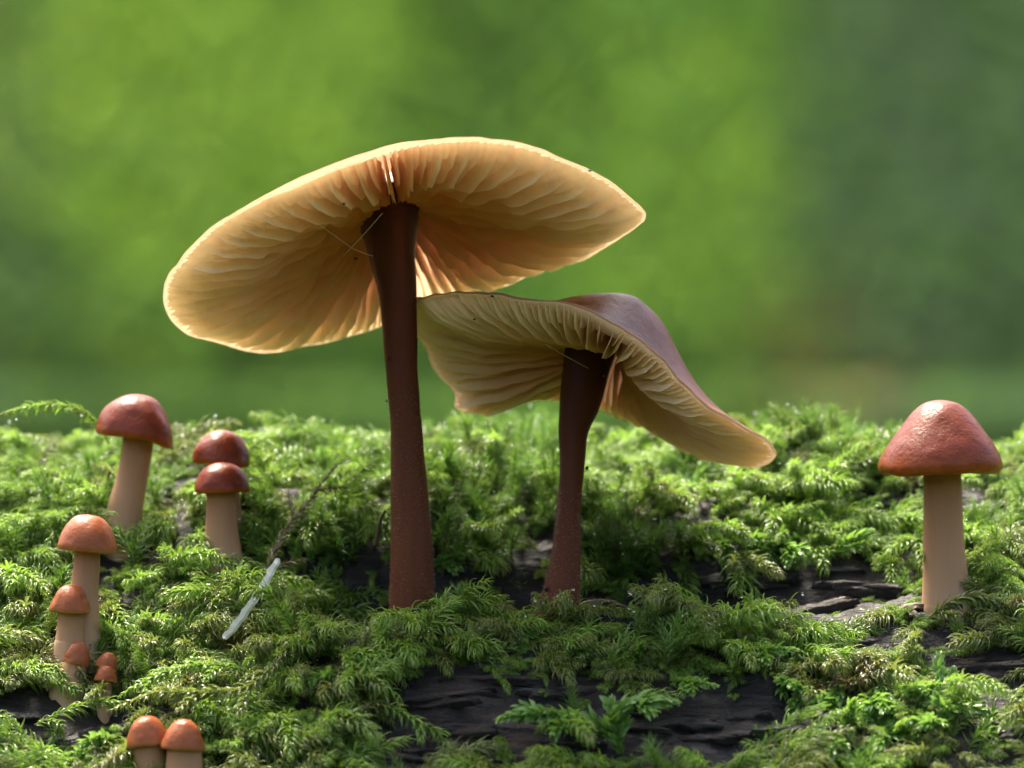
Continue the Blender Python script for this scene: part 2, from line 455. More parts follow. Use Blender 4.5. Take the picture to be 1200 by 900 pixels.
# bare places of the log, in photograph pixels: cx, cy, rx, ry
BARE = [(85, 848, 80, 26), (520, 830, 90, 40), (640, 818, 70, 24), (470, 880, 70, 22), (640, 880, 120, 16), (830, 842, 140, 38), (1140, 790, 55, 26), (1165, 850, 45, 26),
        (945, 698, 115, 34), (1010, 745, 50, 12), (1145, 592, 60, 24), (1045, 600, 45, 15), (792, 616, 36, 12), (880, 690, 40, 22)]
def bare(px, py):
    b = np.zeros(np.shape(px))
    for cx, cy, rx, ry in BARE: b = np.maximum(b, 1.35 - np.sqrt(((px - cx) / rx) ** 2 + ((py - cy) / ry) ** 2))
    return b

def surf_at_px(px, py):
    """first log point met along the pixel's sight line, coming from the camera"""
    ys = np.linspace(-440, 420, 500)
    p = P(px, py, ys[:, None].ravel()) if False else np.stack([(px - 600) * (D + ys) / D, ys, (450 - py) * (D + ys) / D], -1)
    hit = np.nonzero(log_surf(p[:, 0], p[:, 1]) >= p[:, 2])[0]
    i = hit[0] if len(hit) else len(ys) - 1
    return np.array([p[i, 0], p[i, 1], log_surf(p[i, 0], p[i, 1])])

def bark_plates():
    r = np.random.default_rng(5)
    spots = []
    for cx, cy, rx, ry in BARE:
        for k in range(max(2, int(rx * ry / 620))):
            spots.append((cx + rx * r.uniform(-.85, .85), cy + ry * r.uniform(-.8, .8), r.uniform(40, 120), r.uniform(7, 15)))
    for (px, py, L, W) in spots:
        c = surf_at_px(px, py)
        n = log_normal(c[0], c[1]); t1 = norm(np.array([1, r.uniform(-.25, .25), 0]) - n * n[0]); t2 = np.cross(n, t1)
        na, nr = 26, 4; V = []; th = r.uniform(3, 6.5)
        for j, (s, hgt) in enumerate([(1.06, -6), (1.0, th * .55), (0.86, th), (0.45, th * 1.05)]):
            for i in range(na):
                a = 2 * math.pi * i / na
                rad = 1 + 0.42 * fbm(np.array([math.cos(a) * 2.6 + px, math.sin(a) * 2.6 + py, 0.]), 2, 2)
                q = c + t1 * L * .5 * s * rad * math.copysign(abs(math.cos(a)) ** .7, math.cos(a)) + t2 * W * .5 * s * rad * math.copysign(abs(math.sin(a)) ** .7, math.sin(a))
                q = q + n * (hgt + 1.8 * vnoise(q / 7.0, 8) * (j > 0))
                V.append(q)
        V.append(c + n * th * 1.0); V = np.array(V) - c
        F = grid_faces(na, nr, True).tolist() + [[3 * na + i, 3 * na + (i + 1) % na, 4 * na] for i in range(na)]
        o = obj('bark_plate', mesh_from('bark_plate', V, F, [M['bark_plate']]), LOG, c)
bark_plates()

# ------------------------------------------------------------------ moss shoots
def leaves(base, axis, up, rad, L, W, spread, curl, curl_dir, cup=0.25, prof=(0.75, 1.0, 0.8, 0.42), tint=None):
    """vectorised leaf blades. base, rad, curl_dir: (n,3); returns verts (n*13,3), faces, s along leaf"""
    n = len(base); ns = len(prof)
    d0 = norm(axis * np.cos(spread)[:, None] + rad * np.sin(spread)[:, None])
    cd = curl_dir - d0 * (curl_dir * d0).sum(-1, keepdims=True); cd = norm(cd)
    side = norm(np.cross(d0, cd)); V = []; pos = base.copy(); S = []
    for k in range(ns + 1):
        s = k / ns; ang = (curl * s ** 1.2)[:, None]
        d = d0 * np.cos(ang) + cd * np.sin(ang)
        nrm = np.cross(side, d)
        if k < ns:
            w = (W * prof[k])[:, None] * .5
            V += [pos - side * w - nrm * w * cup, pos + nrm * w * cup, pos + side * w - nrm * w * cup]; S += [s] * 3
        else:
            V += [pos]; S += [1.0]
        pos = pos + d * (L / ns)[:, None]
    m = 3 * ns + 1
    V = np.stack(V, 1).reshape(-1, 3)
    F = []
    for k in range(ns - 1):
        a = 3 * k
        F += [[a, a + 1, a + 4, a + 3], [a + 1, a + 2, a + 5, a + 4]]
    a = 3 * (ns - 1); tri = [[a, a + 1, a + 3], [a + 1, a + 2, a + 3]]
    off = (np.arange(n) * m)
    Fq = (np.array(F)[None] + off[:, None, None]).reshape(-1, 4).tolist()
    Ft = (np.array(tri)[None] + off[:, None, None]).reshape(-1, 3).tolist()
    return V, Fq + Ft, np.tile(np.array(S), n), m, pos

def tube(path, rad, nseg=6):
    path = np.asarray(path, float); n = len(path)
    tg = norm(np.gradient(path, axis=0)); ref = np.array([0.13, 0.31, 0.94])
    if abs((tg[0] * ref).sum()) > .9: ref = np.array([0.9, 0.1, 0.3])
    s = norm(np.cross(tg, ref)); b = np.cross(s, tg)
    a = np.linspace(0, 2 * math.pi, nseg, endpoint=False)
    rad = np.broadcast_to(np.asarray(rad, float), (n,))
    V = path[:, None] + (s[:, None] * np.cos(a)[None, :, None] + b[:, None] * np.sin(a)[None, :, None]) * rad[:, None, None]
    F = grid_faces(nseg, n, True).tolist()
    F.append(list(range(nseg))[::-1]); F.append([(n - 1) * nseg + i for i in range(nseg)])
    return V.reshape(-1, 3), F

class Acc:
    def __init__(s): s.V = []; s.F = []; s.T = []; s.mi = []; s.n = 0
    def add(s, V, F, T, mi=0):
        s.V.append(V); s.F += [[i + s.n for i in f] for f in F]; s.T.append(T); s.mi += [mi] * len(F); s.n += len(V)
    def mesh(s, name, mats): return mesh_from(name, np.concatenate(s.V), s.F, mats, attrs={'tint': np.concatenate(s.T)}, fmat=s.mi)

_ico = None
def droplet(c, r):
    import bmesh
    global _ico
    if _ico is None:
        bm = bmesh.new(); bmesh.ops.create_icosphere(bm, subdivisions=2, radius=1)
        _ico = (np.array([v.co[:] for v in bm.verts]), [[v.index for v in f.verts] for f in bm.faces]); bm.free()
    return _ico[0] * r + c, _ico[1]

def leafy_axis(acc, path, r, sp, L, W, spread, curl, kind, g0=0.0, g1=1.0, drops=0.0, up=np.array([0, 0, 1.]), mi=(0, 1, 2), stemr=1.0):
    """a shoot axis clothed with leaves. kind: 'secund' (tips curl under), 'radial', 'flat'"""
    path = np.asarray(path, float)
    seg = np.linalg.norm(np.diff(path, axis=0), axis=1); tot = seg.sum(); cum = np.concatenate([[0], np.cumsum(seg)])
    n = max(5, int(tot / sp)); d = np.linspace(0.02, 0.995, n) * tot
    b = np.stack([np.interp(d, cum, path[:, k]) for k in range(3)], 1)
    tg = norm(np.stack([np.interp(d, cum, norm(np.gradient(path, axis=0))[:, k]) for k in range(3)], 1))
    s = norm(np.cross(tg, np.broadcast_to(up, tg.shape) + 0.001)); nn = np.cross(s, tg)
    ph = np.arange(n) * 2.39996 + r.uniform(0, 6)
    rad = s * np.cos(ph)[:, None] + nn * (np.sin(ph) * (0.55 if kind == 'flat' else 0.8 if kind == 'secund' else 1.0))[:, None]
    rad = norm(rad + 0.12 * r.normal(size=rad.shape))
    f = d / tot
    size = np.clip(np.minimum(0.55 + f * 1.6, 1.0), 0, 1) * (1 - 0.55 * np.clip((f - 0.72) / 0.28, 0, 1))
    Ls = L * size * r.uniform(.75, 1.2, n); Ws = W * size * r.uniform(.8, 1.15, n)
    spd = spread * r.uniform(.75, 1.2, n) * (1 - 0.55 * f ** 4)
    if kind == 'secund': cd = -nn * 0.9 + tg * 0.5 + 0.2 * r.normal(size=rad.shape)
    elif kind == 'flat': cd = -nn * 0.6 + tg * 0.8 + 0.2 * r.normal(size=rad.shape)
    else: cd = rad * 0.7 - np.array([0, 0, .5]) + 0.25 * r.normal(size=rad.shape)
    cv = curl * r.uniform(.6, 1.3, n)
    prof = (0.75, 1.0, 0.62, 0.28) if kind != 'flat' else (0.6, 1.0, 0.95, 0.55)
    V, F, S, m, tips = leaves(b, tg, up, rad, Ls, Ws, spd, cv, cd, 0.35, prof)
    T = np.stack([S, np.repeat(g0 + (g1 - g0) * f, m), np.repeat(r.random(n), m)], 1)
    acc.add(V, F, T, mi[0])
    V, F = tube(path, np.linspace(stemr, stemr * .5, len(path)), 5)
    acc.add(V, F, np.tile([0.2, 0.5, 0.3], (len(V), 1)), mi[1])
    if drops > 0:
        for k in np.nonzero(r.random(n) < drops)[0]:
            V, F = droplet(tips[k] - np.array([0, 0, .6]), r.uniform(.9, 2.0)); acc.add(V, F, np.zeros((len(V), 3)), mi[2])

def arc_path(r, length, e0, e1, n=14, yaw=0.5):
    """from the origin along +X; elevation goes from e0 to e1"""
    s = np.linspace(0, 1, n); el = e0 + (e1 - e0) * s ** 0.9; yw = yaw * r.uniform(-1, 1) * s
    d = np.stack([np.cos(el) * np.cos(yw), np.cos(el) * np.sin(yw), np.sin(el)], 1)
    return np.concatenate([[[0, 0, 0]], np.cumsum(d[:-1], 0)]) * length / (n - 1)

def shoot(species, seed):
    r = np.random.default_rng(seed); a = Acc()
    if species in ('feather', 'olive', 'drymoss'):
        L = r.uniform(70, 135); path = arc_path(r, L, r.uniform(.35, 1.0), r.uniform(-.6, .25), 16, 1.0)
        leafy_axis(a, path, r, 1.25, 27, 3.5, 1.05, 2.3, 'secund', .15, 1, 0.05)
        for k in range(r.integers(1, 4)):
            i = r.integers(2, 11); p0 = path[i]; t = norm(path[min(i + 1, 15)] - path[i])
            sd = 1 if k % 2 else -1; lat = norm(np.cross([0, 0, 1], t)) * sd
            bl = L * r.uniform(.3, .5); s = np.linspace(0, 1, 9)[:, None]
            d0 = t * .6 + lat * .7 + np.array([0, 0, r.uniform(.1, .6)])
            bp = p0 + norm(d0) * bl * s + (t * .3 - np.array([0, 0, r.uniform(.2, .6)])) * bl * s ** 2
            leafy_axis(a, bp, r, 1.35, 23, 3.2, 1.05, 2.3, 'secund', .35, 1, 0.05, stemr=.7)
    elif species == 'tuft':
        for k in range(r.integers(3, 6)):
            L = r.uniform(45, 85); path = arc_path(r, L, r.uniform(1.1, 1.5), r.uniform(.8, 1.4), 10, .8)
            rot = r.uniform(0, 6.28); c, s = math.cos(rot), math.sin(rot)
            path = path @ np.array([[c, s, 0], [-s, c, 0], [0, 0, 1]]) + np.array([r.uniform(-10, 10), r.uniform(-10, 10), 0])
            leafy_axis(a, path, r, 1.5, 30, 2.4, 0.75, 0.9, 'radial', .1, 1, 0.02)
    else:
        L = r.uniform(70, 120); path = arc_path(r, L, r.uniform(.4, .9), r.uniform(-.4, .2), 14, .7)
        leafy_axis(a, path, r, 1.7, 19, 8.0, 0.85, 0.9, 'flat', .2, 1, 0.035)
        for k in range(r.integers(1, 4)):
            i = r.integers(3, 10); t = norm(path[i + 1] - path[i]); lat = norm(np.cross([0, 0, 1], t)) * (1 if k % 2 else -1)
            s = np.linspace(0, 1, 8)[:, None]; bl = L * r.uniform(.3, .5)
            leafy_axis(a, path[i] + norm(t * .7 + lat * .7) * bl * s - np.array([0, 0, .2]) * bl * s ** 2, r, 1.8, 16, 6.8, .85, .9, 'flat', .35, 1, 0.03, stemr=.7)
    return a

def make_variants(species, n, seed):
    col = bpy.data.collections.new('variants_' + species)
    for k in range(n):
        me = shoot(species, seed + k).mesh('moss_shoot', [M[species], M['stalk'], M['water']])
        col.objects.link(bpy.data.objects.new('moss_shoot_%s_%02d' % (species, k), me))
    return col

def gn_instancer(name, col):
    g = bpy.data.node_groups.new(name, 'GeometryNodeTree')
    g.interface.new_socket('Geometry', in_out='INPUT', socket_type='NodeSocketGeometry')
    g.interface.new_socket('Geometry', in_out='OUTPUT', socket_type='NodeSocketGeometry')
    N = g.nodes; i = N.new('NodeGroupInput'); o = N.new('NodeGroupOutput')
    ci = N.new('GeometryNodeCollectionInfo'); ci.inputs['Collection'].default_value = col
    ci.inputs['Separate Children'].default_value = True; ci.inputs['Reset Children'].default_value = True
    ip = N.new('GeometryNodeInstanceOnPoints'); ip.inputs['Pick Instance'].default_value = True
    def na(nm, typ):
        q = N.new('GeometryNodeInputNamedAttribute'); q.data_type = typ; q.inputs['Name'].default_value = nm; return q.outputs['Attribute']
    e = N.new('FunctionNodeEulerToRotation')
    g.links.new(na('rot', 'FLOAT_VECTOR'), e.inputs[0]); g.links.new(e.outputs[0], ip.inputs['Rotation'])
    g.links.new(na('scl', 'FLOAT'), ip.inputs['Scale']); g.links.new(na('idx', 'INT'), ip.inputs['Instance Index'])
    g.links.new(i.outputs[0], ip.inputs['Points']); g.links.new(ci.outputs[0], ip.inputs['Instance']); g.links.new(ip.outputs[0], o.inputs[0])
    return g

def moss_stuff(name, label, species, nvar, pts, rots, scl, seed):
    col = make_variants(species, nvar, seed)
    me = bpy.data.meshes.new(name); me.from_pydata((pts * U).tolist(), [], [])
    for nm, typ, data in (('rot', 'FLOAT_VECTOR', rots), ('scl', 'FLOAT', scl), ('idx', 'INT', np.random.default_rng(seed).integers(0, nvar, len(pts)).astype(np.int32))):
        at = me.attributes.new(nm, typ, 'POINT'); at.data.foreach_set('vector' if typ == 'FLOAT_VECTOR' else 'value', np.ascontiguousarray(data).ravel())
    me.materials.append(M[species])
    o = obj(name, me); md = o.modifiers.new('shoots', 'NODES'); md.node_group = gn_instancer(name, col)
    return tag(o, label, 'moss', kind='stuff')

def frames(pts, nrm, fwd, tilt):
    """euler angles of frames: local Z ~ surface normal (blended with world up), local X ~ fwd"""
    z = norm(nrm * (1 - tilt) + np.array([0, 0, 1.]) * tilt); x = norm(fwd - z * (fwd * z).sum(-1, keepdims=True)); y = np.cross(z, x)
    out = np.zeros((len(pts), 3))
    for k in range(len(pts)):
        out[k] = Matrix((x[k], y[k], z[k])).transposed().to_euler()[:]
    return out

# clear zones (photograph px): keep moss roots in front of these from hiding mushrooms.  x0,y0,x1,y1,depth of the thing
CLEAR = [(112, 455, 212, 650, 150), (222, 500, 298, 676, 100), (62, 598, 142, 770, -60), (56, 680, 112, 780, -90), (22, 745, 160, 832, -118),
         (122, 835, 264, 965, -255), (448, 500, 514, 698, 0), (628, 480, 700, 722, -20), (1070, 550, 1145, 704, 0), (262, 655, 330, 748, -130), (1018, 712, 1080, 748, -48)]

def scatter(n, seed, dens, mg=(14, 18, 20)):
    r = np.random.default_rng(seed)
    x = r.uniform(-1250, 1250, n); y = -470 + 1400 * r.random(n) ** 1.15
    z = log_surf(x, y) - 2
    p = np.stack([x, y, z], 1); px, py = to_px(p)
    keep = r.random(n) < dens(px, py, p)
    keep &= ~((px > 385) & (px < 800) & (y > 15) & (y < 116) & (r.random(n) < .93))
    for (x0, y0, x1, y1, d) in CLEAR:
        # a shoot is about 60 units tall and 80 wide around its root
        hit = (px > x0 - mg[0]) & (px < x1 + mg[0]) & (py > y0 + 30) & (py < y1 + mg[1]) & (y < d + mg[2])
        keep &= ~hit
    p = p[keep]; return p, r

def noise2(px, py, sc, seed): return 0.5 + 0.5 * fbm(np.stack([px / sc, py / sc * 1.6, 0 * px], -1), 2, seed)

def place(name, label, species, nvar, n, seed, dens, smin, smax, tilt, down=0.8, mg=(14, 18, 20)):
    p, r = scatter(n, seed, dens, mg)
    nr = log_normal(p[:, 0], p[:, 1])
    dn = np.stack([nr[:, 0], nr[:, 1], 0 * nr[:, 0]], 1)         # downslope heading
    a = r.uniform(0, 2 * math.pi, len(p)); rnd = np.stack([np.cos(a), np.sin(a), 0 * a], 1)
    flow = fbm(np.stack([p[:, 0] / 130, p[:, 1] / 130, 0 * p[:, 0]], -1), 2, 77) * 3.0
    fl = np.stack([np.cos(flow - 1.3), np.sin(flow - 1.3), 0 * flow], 1)
    fwd = norm(dn * down + rnd * 0.65 + fl * 0.6)
    rot = frames(p, norm(nr + 0.25 * r.normal(size=nr.shape)), fwd, tilt)
    scl = smin + (smax - smin) * r.random(len(p)) ** 1.5
    return moss_stuff(name, label, species, nvar, p, rot, scl, seed)

def d_feather(px, py, p):
    b = bare(px, py); m = np.where(b > 0.08 + .2 * vnoise(np.stack([px / 25, py / 18, 0 * px], -1), 6), 0.0, 1.0)
    dark = (px > 380) & (px < 800) & (py > 625) & (py < 700) & (p[:, 1] > -40)
    m = np.where(dark, 0.05, m)
    m = m * (1 - .92 * np.exp(-((px - 1005) / 85) ** 4 - ((py - 850) / 55) ** 4))
    return m * (0.15 + 0.85 * sstep(.36, .56, noise2(px, py, 85, 4)))
def d_olive(px, py, p):
    b = bare(px, py); m = np.where(b > 0.08 + .2 * vnoise(np.stack([px / 25, py / 18, 0 * px], -1), 6), 0.0, 1.0)
    front = sstep(670, 710, py)
    dark = (px > 380) & (px < 800) & (py > 625) & (py < 700) & (p[:, 1] > -40)
    m = np.where(dark, 0.1, m)
    m = m * (1 - .92 * np.exp(-((px - 1005) / 85) ** 4 - ((py - 850) / 55) ** 4))
    return m * (0.12 + 0.88 * front) * (0.25 + .75 * sstep(.42, .6, noise2(px, py, 110, 14)))
def d_tuft(px, py, p):
    m = np.where(bare(px, py) > 0.35, 0.0, 1.0)
    z1 = np.exp(-((px - 560) / 120) ** 2 - ((py - 590) / 60) ** 2) + np.exp(-((px - 985) / 60) ** 2 - ((py - 540) / 45) ** 2) + .8 * np.exp(-((px - 740) / 60) ** 2 - ((py - 660) / 35) ** 2) \
        + .5 * np.exp(-((px - 1165) / 45) ** 2 - ((py - 650) / 40) ** 2) + .25 * np.exp(-((px - 360) / 80) ** 2 - ((py - 620) / 60) ** 2) + .4 * np.exp(-((px - 850) / 40) ** 2 - ((py - 700) / 20) ** 2)
    return m * np.clip(z1 + 0.05, 0, 1)
def d_broad(px, py, p):
    m = np.where(bare(px, py) > 0.35, 0.0, 1.0)
    z1 = 2.0 * np.exp(-((px - 1005) / 80) ** 2 - ((py - 850) / 50) ** 2) + np.exp(-((px - 60) / 70) ** 2 - ((py - 885) / 22) ** 2) + .6 * np.exp(-((px - 930) / 150) ** 2 - ((py - 620) / 40) ** 2) \
        + .5 * np.exp(-((px - 190) / 50) ** 2 - ((py - 700) / 40) ** 2) + .5 * np.exp(-((px - 830) / 90) ** 2 - ((py - 560) / 30) ** 2)
    return m * np.clip(z1 + 0.03, 0, 1)

place('feather_moss', 'bright green feathery moss carpet covering the log', 'feather', 16, 14000, 101, d_feather, .36, 1.05, .3)
place('low_moss', 'short dark green moss filling the gaps between the larger shoots', 'feather', 6, 15000, 151, lambda px, py, p: np.where(bare(px, py) > .3, 0.03, 1.0), .22, .44, .3, .4, mg=(6, 16, 8))
place('olive_moss', 'olive green curled moss along the front ledge of the log', 'olive', 8, 8000, 202, d_olive, .4, 1.05, .25)
place('tuft_moss', 'thin needle leaved moss tufts standing behind the dark stems', 'tuft', 6, 7000, 303, d_tuft, .4, .95, .6, .3)
place('broad_leaved_moss', 'pale glossy broad leaved moss creeping over the wet bark', 'broad', 8, 6500, 404, d_broad, .5, .95, .2)

# ------------------------------------------------------------------ mushrooms
def stem_mesh(name, pts, mat, origin, nr=28, nv=60, noise=0.6, seed=1):
    """pts: list of (px, py, y, radius)"""
    c = np.array([[*P(a, b, y), rr] for a, b, y, rr in pts]); c = catmull(c, nv)
    path, rad = c[:, :3], np.maximum(c[:, 3], 1)
    tg = norm(np.gradient(path, axis=0)); s = norm(np.cross(tg, [0, 1, 0])); b = np.cross(s, tg)
    a = np.linspace(0, 2 * math.pi, nr, endpoint=False)
    V = path[:, None] + (s[:, None] * np.cos(a)[None, :, None] + b[:, None] * np.sin(a)[None, :, None]) * rad[:, None, None]
    dirn = norm(V - path[:, None])
    V = V + dirn * (noise * fbm(V / np.array([9, 9, 45.]), 3, seed))[..., None] + dirn * (noise * 1.6 * fbm(V / 38., 2, seed + 5))[..., None]
    f = np.linspace(0, 1, nv)                                   # first point = top
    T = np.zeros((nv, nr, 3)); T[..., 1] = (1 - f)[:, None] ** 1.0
    V = V.reshape(-1, 3)
    F = grid_faces(nr, nv, True).tolist(); F.append(list(range(nr))[::-1]); F.append([(nv - 1) * nr + i for i in range(nr)])
    return mesh_from(name, V - origin, F, [mat], attrs={'tint': T.reshape(-1, 3)}), path, rad

def fuzz_mesh(path, rad, origin, f0, f1, n, length, seed):
    r = np.random.default_rng(seed); nv = len(path)
    f = f0 + (f1 - f0) * r.random(n) ** .7; i = np.clip((f * (nv - 1)).astype(int), 0, nv - 2); fr = (f * (nv - 1) - i)[:, None]
    tg = norm(path[i + 1] - path[i]); s = norm(np.cross(tg, [0, 1, 0])); b = np.cross(s, tg); a = r.uniform(0, 6.283, n)[:, None]
    d = s * np.cos(a) + b * np.sin(a); p0 = path[i] * (1 - fr) + path[i + 1] * fr + d * (rad[i] - .6)[:, None]
    L = length * r.uniform(.4, 1.2, n)[:, None]; d2 = norm(d + .5 * r.normal(size=d.shape)); w = norm(np.cross(d2, r.normal(size=d.shape))) * .13
    mid = p0 + d * L * .5; tip = mid + d2 * L * .5
    V = np.stack([p0 - w, p0 + w, mid + w * .8, mid - w * .8, tip], 1).reshape(-1, 3) - origin
    o = np.arange(n) * 5
    F = [[k, k + 1, k + 2, k + 3] for k in o] + [[k + 3, k + 2, k + 4] for k in o]
    return mesh_from('downy_fuzz', V, F, [M['fuzz']])

def freeform_cap(root, origin, rim_px, C, n, h, p_exp, thick, ngill, edge_prof, top_t, mats, seed, shift=(0, 0, 0), ragged=4.0):
    """rim_px closed loop of (px,py,y); C centre on the rim surface; n axis; dome height h; edge_prof: (t, height of gill edge along n)"""
    r = np.random.default_rng(seed)
    n = norm(n); NT_ = 260
    rim = catmull(np.array([P(*q) for q in rim_px]), NT_ * 4, True)
    # resample by arc length
    seg = np.linalg.norm(np.roll(rim, -1, 0) - rim, axis=1); cum = np.concatenate([[0], np.cumsum(seg)]); ext = np.vstack([rim, rim[:1]])
    th = np.linspace(0, cum[-1], NT_, endpoint=False)
    rim = np.stack([np.interp(th, cum, ext[:, k]) for k in range(3)], 1)
    rim = rim + n * (1.6 * fbm(np.stack([np.cos(np.linspace(0, 6.283, NT_)) * 9, np.sin(np.linspace(0, 6.283, NT_)) * 9, np.zeros(NT_)], -1), 3, seed))[:, None]
    dome = (lambda t: h * (1 - t ** p_exp)) if p_exp > 0 else (lambda t: h * np.exp(-(np.abs(t) / -p_exp) ** 2.3))
    sm = rim.copy()
    for _ in range(90): sm = (np.roll(sm, 1, 0) + 2 * sm + np.roll(sm, -1, 0)) / 4
    ell_c = np.fft.fft(rim, axis=0); ell_c[2:-1] = 0; sm = .3 * sm + .7 * np.fft.ifft(ell_c, axis=0).real
    def rim_at(u):
        u = np.asarray(u) % 1 * NT_; i = np.floor(u).astype(int); f = (u - i)[..., None]
        return rim[i % NT_] * (1 - f) + rim[(i + 1) % NT_] * f
    def surf(u, t, extra=0.0):
        t = np.asarray(t)[..., None]; q = rim_at(u)
        uu = np.asarray(u) % 1 * NT_; ii = np.floor(uu).astype(int); ff = (uu - ii)[..., None]
        q = q * t ** 2 + (sm[ii % NT_] * (1 - ff) + sm[(ii + 1) % NT_] * ff) * (1 - t ** 2)
        return C + (q - C) * t + n * (dome(t[..., 0]) + extra)[..., None] + np.array(shift) * np.exp(-(np.abs(t) / .5) ** 2)
    # cap flesh : top surface, rounded edge, underside
    ts = np.concatenate([np.linspace(0.0, .9, 26) ** .9, np.linspace(.92, 1.0, 8)])
    us = np.arange(NT_) / NT_
    rows = []; R = []
    for t in ts:
        pts = surf(us, np.full(NT_, t)); pts = pts + n * (2.2 * fbm(pts / 45., 3, seed + 3) * (1 - t * .6))[:, None]
        rows.append(pts); R.append(np.full(NT_, sstep(.86, 1.0, t)))
    out = norm(rim - C)
    rows.append(rim + out * 2.0 - n * thick * .12); R.append(np.full(NT_, 1.))
    rows.append(rim + out * 1.5 - n * thick * .30); R.append(np.full(NT_, 1.))
    for t in np.concatenate([np.linspace(.985, .9, 4), np.linspace(.85, .05, 16)]):
        th_ = thick * (0.42 + 1.4 * (1 - t))
        rows.append(surf(us, np.full(NT_, t), np.full(NT_, -th_))); R.append(np.full(NT_, 1.))
    nt = len(rows); V = np.concatenate(rows); F = grid_faces(NT_, nt, True)
    T = np.zeros((len(V), 3)); T[:, 0] = np.concatenate(R)
    fm = np.zeros(len(F), int); fm[(len(ts) + 1) * NT_:] = 1
    # gill material expects R = radius
    rr = np.concatenate([np.full(NT_, .0)] * (len(ts) + 2) + [np.full(NT_, t) for t in np.concatenate([np.linspace(.985, .9, 4), np.linspace(.85, .05, 16)])])
    T[:, 0] = np.where(rr > 0, rr, T[:, 0])
    cap = obj('cap', mesh_from('cap', V - origin, F, mats, attrs={'tint': T}, fmat=fm), root)
    # gills
    et, eh = np.array(edge_prof).T
    for k in range(ngill):
        u0 = (k + r.uniform(-.3, .3)) / ngill
        lvl = 0 if k % 4 == 0 else (1 if k % 4 == 2 else 2)
        t0 = (top_t, .20 + .16 * r.random(), .58 + .16 * r.random())[lvl]
        nt_, nv_ = (26, 6) if lvl == 0 else (18, 5) if lvl == 1 else (12, 4)
        tt = np.linspace(t0, .995, nt_)
        ph = r.uniform(0, 10)
        wob = (r.uniform(-.4, .4) * (1 - tt) + .35 * np.sin(tt * r.uniform(7, 13) + ph) * (1 - tt)) / ngill * 1.6
        top = surf(u0 + wob, tt, -thick * (0.42 + 1.4 * (1 - tt)) + 1.0)
        base = C + (rim_at(u0 + wob) - C) * tt[:, None]
        eh_t = np.interp(tt, et, eh) + ragged * fbm(np.stack([tt * 13 + k * 3.1, tt * 0 + k, tt * 0], -1), 3, seed + 9) * np.clip((1 - tt) * 1.8 - .25, .12, 1) * (.15 + .85 * sstep(.12, .32, tt))
        fade = 1.0 if lvl == 0 else np.clip((tt - t0) / .16, 0, 1) ** .7
        edge = base + n * eh_t[:, None]
        gap = ((top - edge) * n).sum(-1)
        dep = np.maximum(gap * fade * (1.0, np.interp(tt, [0, .8, 1], [.75, .85, 1]), np.interp(tt, [0, .8, 1], [.5, .7, 1]))[lvl], 0.6)
        bend = norm(np.cross(n, out[int(u0 * NT_) % NT_])) * 1.0
        rows = []
        for j in range(nv_):
            v = j / (nv_ - 1)
            lat = 2.2 * np.sin(v * 2.6 + ph + tt * 11) * v * np.minimum(1, (1 - tt) * 3)
            rows.append(top - n * (dep * v)[:, None] + bend * lat[:, None])
        V = np.concatenate(rows) - origin
        T = np.zeros((len(V), 3)); T[:, 0] = np.tile(tt, nv_); T[:, 2] = r.random()
        obj('gill', mesh_from('gill', V, grid_faces(nt_, nv_), [mats[1]], attrs={'tint': T}), cap)
    return cap, surf, rim_at

def specks(parent, origin, pts, seed):
    r = np.random.default_rng(seed)
    for (px, py, y, s) in pts:
        V, F = droplet(np.zeros(3), 1.0); V = V * np.array([s * r.uniform(.7, 1.5), s, s * r.uniform(.5, 1)]) * (1 + .35 * vnoise(V * 1.7 + px, 3))[:, None]
        obj('dirt_speck', mesh_from('dirt_speck', V + P(px, py, y) - origin, F, [M['speck']]), parent)

# --- tall mushroom with the broad tilted cap
zb = log_surf(P(483, 700)[0], 0.0)
org1 = np.array([P(483, 706)[0], 0, P(483, 706)[2]])
t1 = thing('mushroom', org1, 'tall dark stemmed mushroom with broad cream gilled cap tipped back', 'mushroom')
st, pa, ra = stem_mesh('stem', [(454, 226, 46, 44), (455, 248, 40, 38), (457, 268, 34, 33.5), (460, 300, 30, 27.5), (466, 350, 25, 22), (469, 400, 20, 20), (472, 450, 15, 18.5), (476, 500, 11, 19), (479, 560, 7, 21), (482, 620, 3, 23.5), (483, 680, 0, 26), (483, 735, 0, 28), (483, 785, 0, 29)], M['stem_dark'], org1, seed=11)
so = obj('stem', st, t1); tag(obj('downy_fuzz', fuzz_mesh(pa, ra, org1, .5, .96, 4200, 4.0, 3), so), kind='stuff')
def ell(pts, cx, a, b, sgn): return [(x, y, sgn * b * math.sqrt(max(0.0, 1 - ((x - cx) / a) ** 2))) for x, y in pts]
near = [(200, 320), (230, 283), (263, 256), (297, 236), (340, 218), (373, 204), (413, 190), (447, 176), (485, 166), (532, 161), (575, 162), (633, 174), (691, 199), (723, 220), (748, 241)]
far = [(733, 272), (691, 297), (656, 308), (625, 318), (587, 333), (547, 338), (505, 346), (470, 364), (440, 380), (410, 390), (367, 401), (323, 409), (293, 408), (253, 398), (213, 384), (197, 364)]
rim1 = ell(near, 473, 283, 262, -1) + [(754, 253, 0)] + ell(far, 473, 283, 262, 1) + [(193, 345, 0)]
C1 = P(470, 283, 0)
freeform_cap(t1, org1, rim1, C1, (-0.18, 0.36, 0.915), 104, 1.5, 11, 200,
             [(0, 40), (.12, 36), (.28, 22), (.48, -2), (.68, -19), (.86, -18), (.95, -9), (1, -2)], .11, [M['cap_big'], M['gill_big']], 61, ragged=10.0)
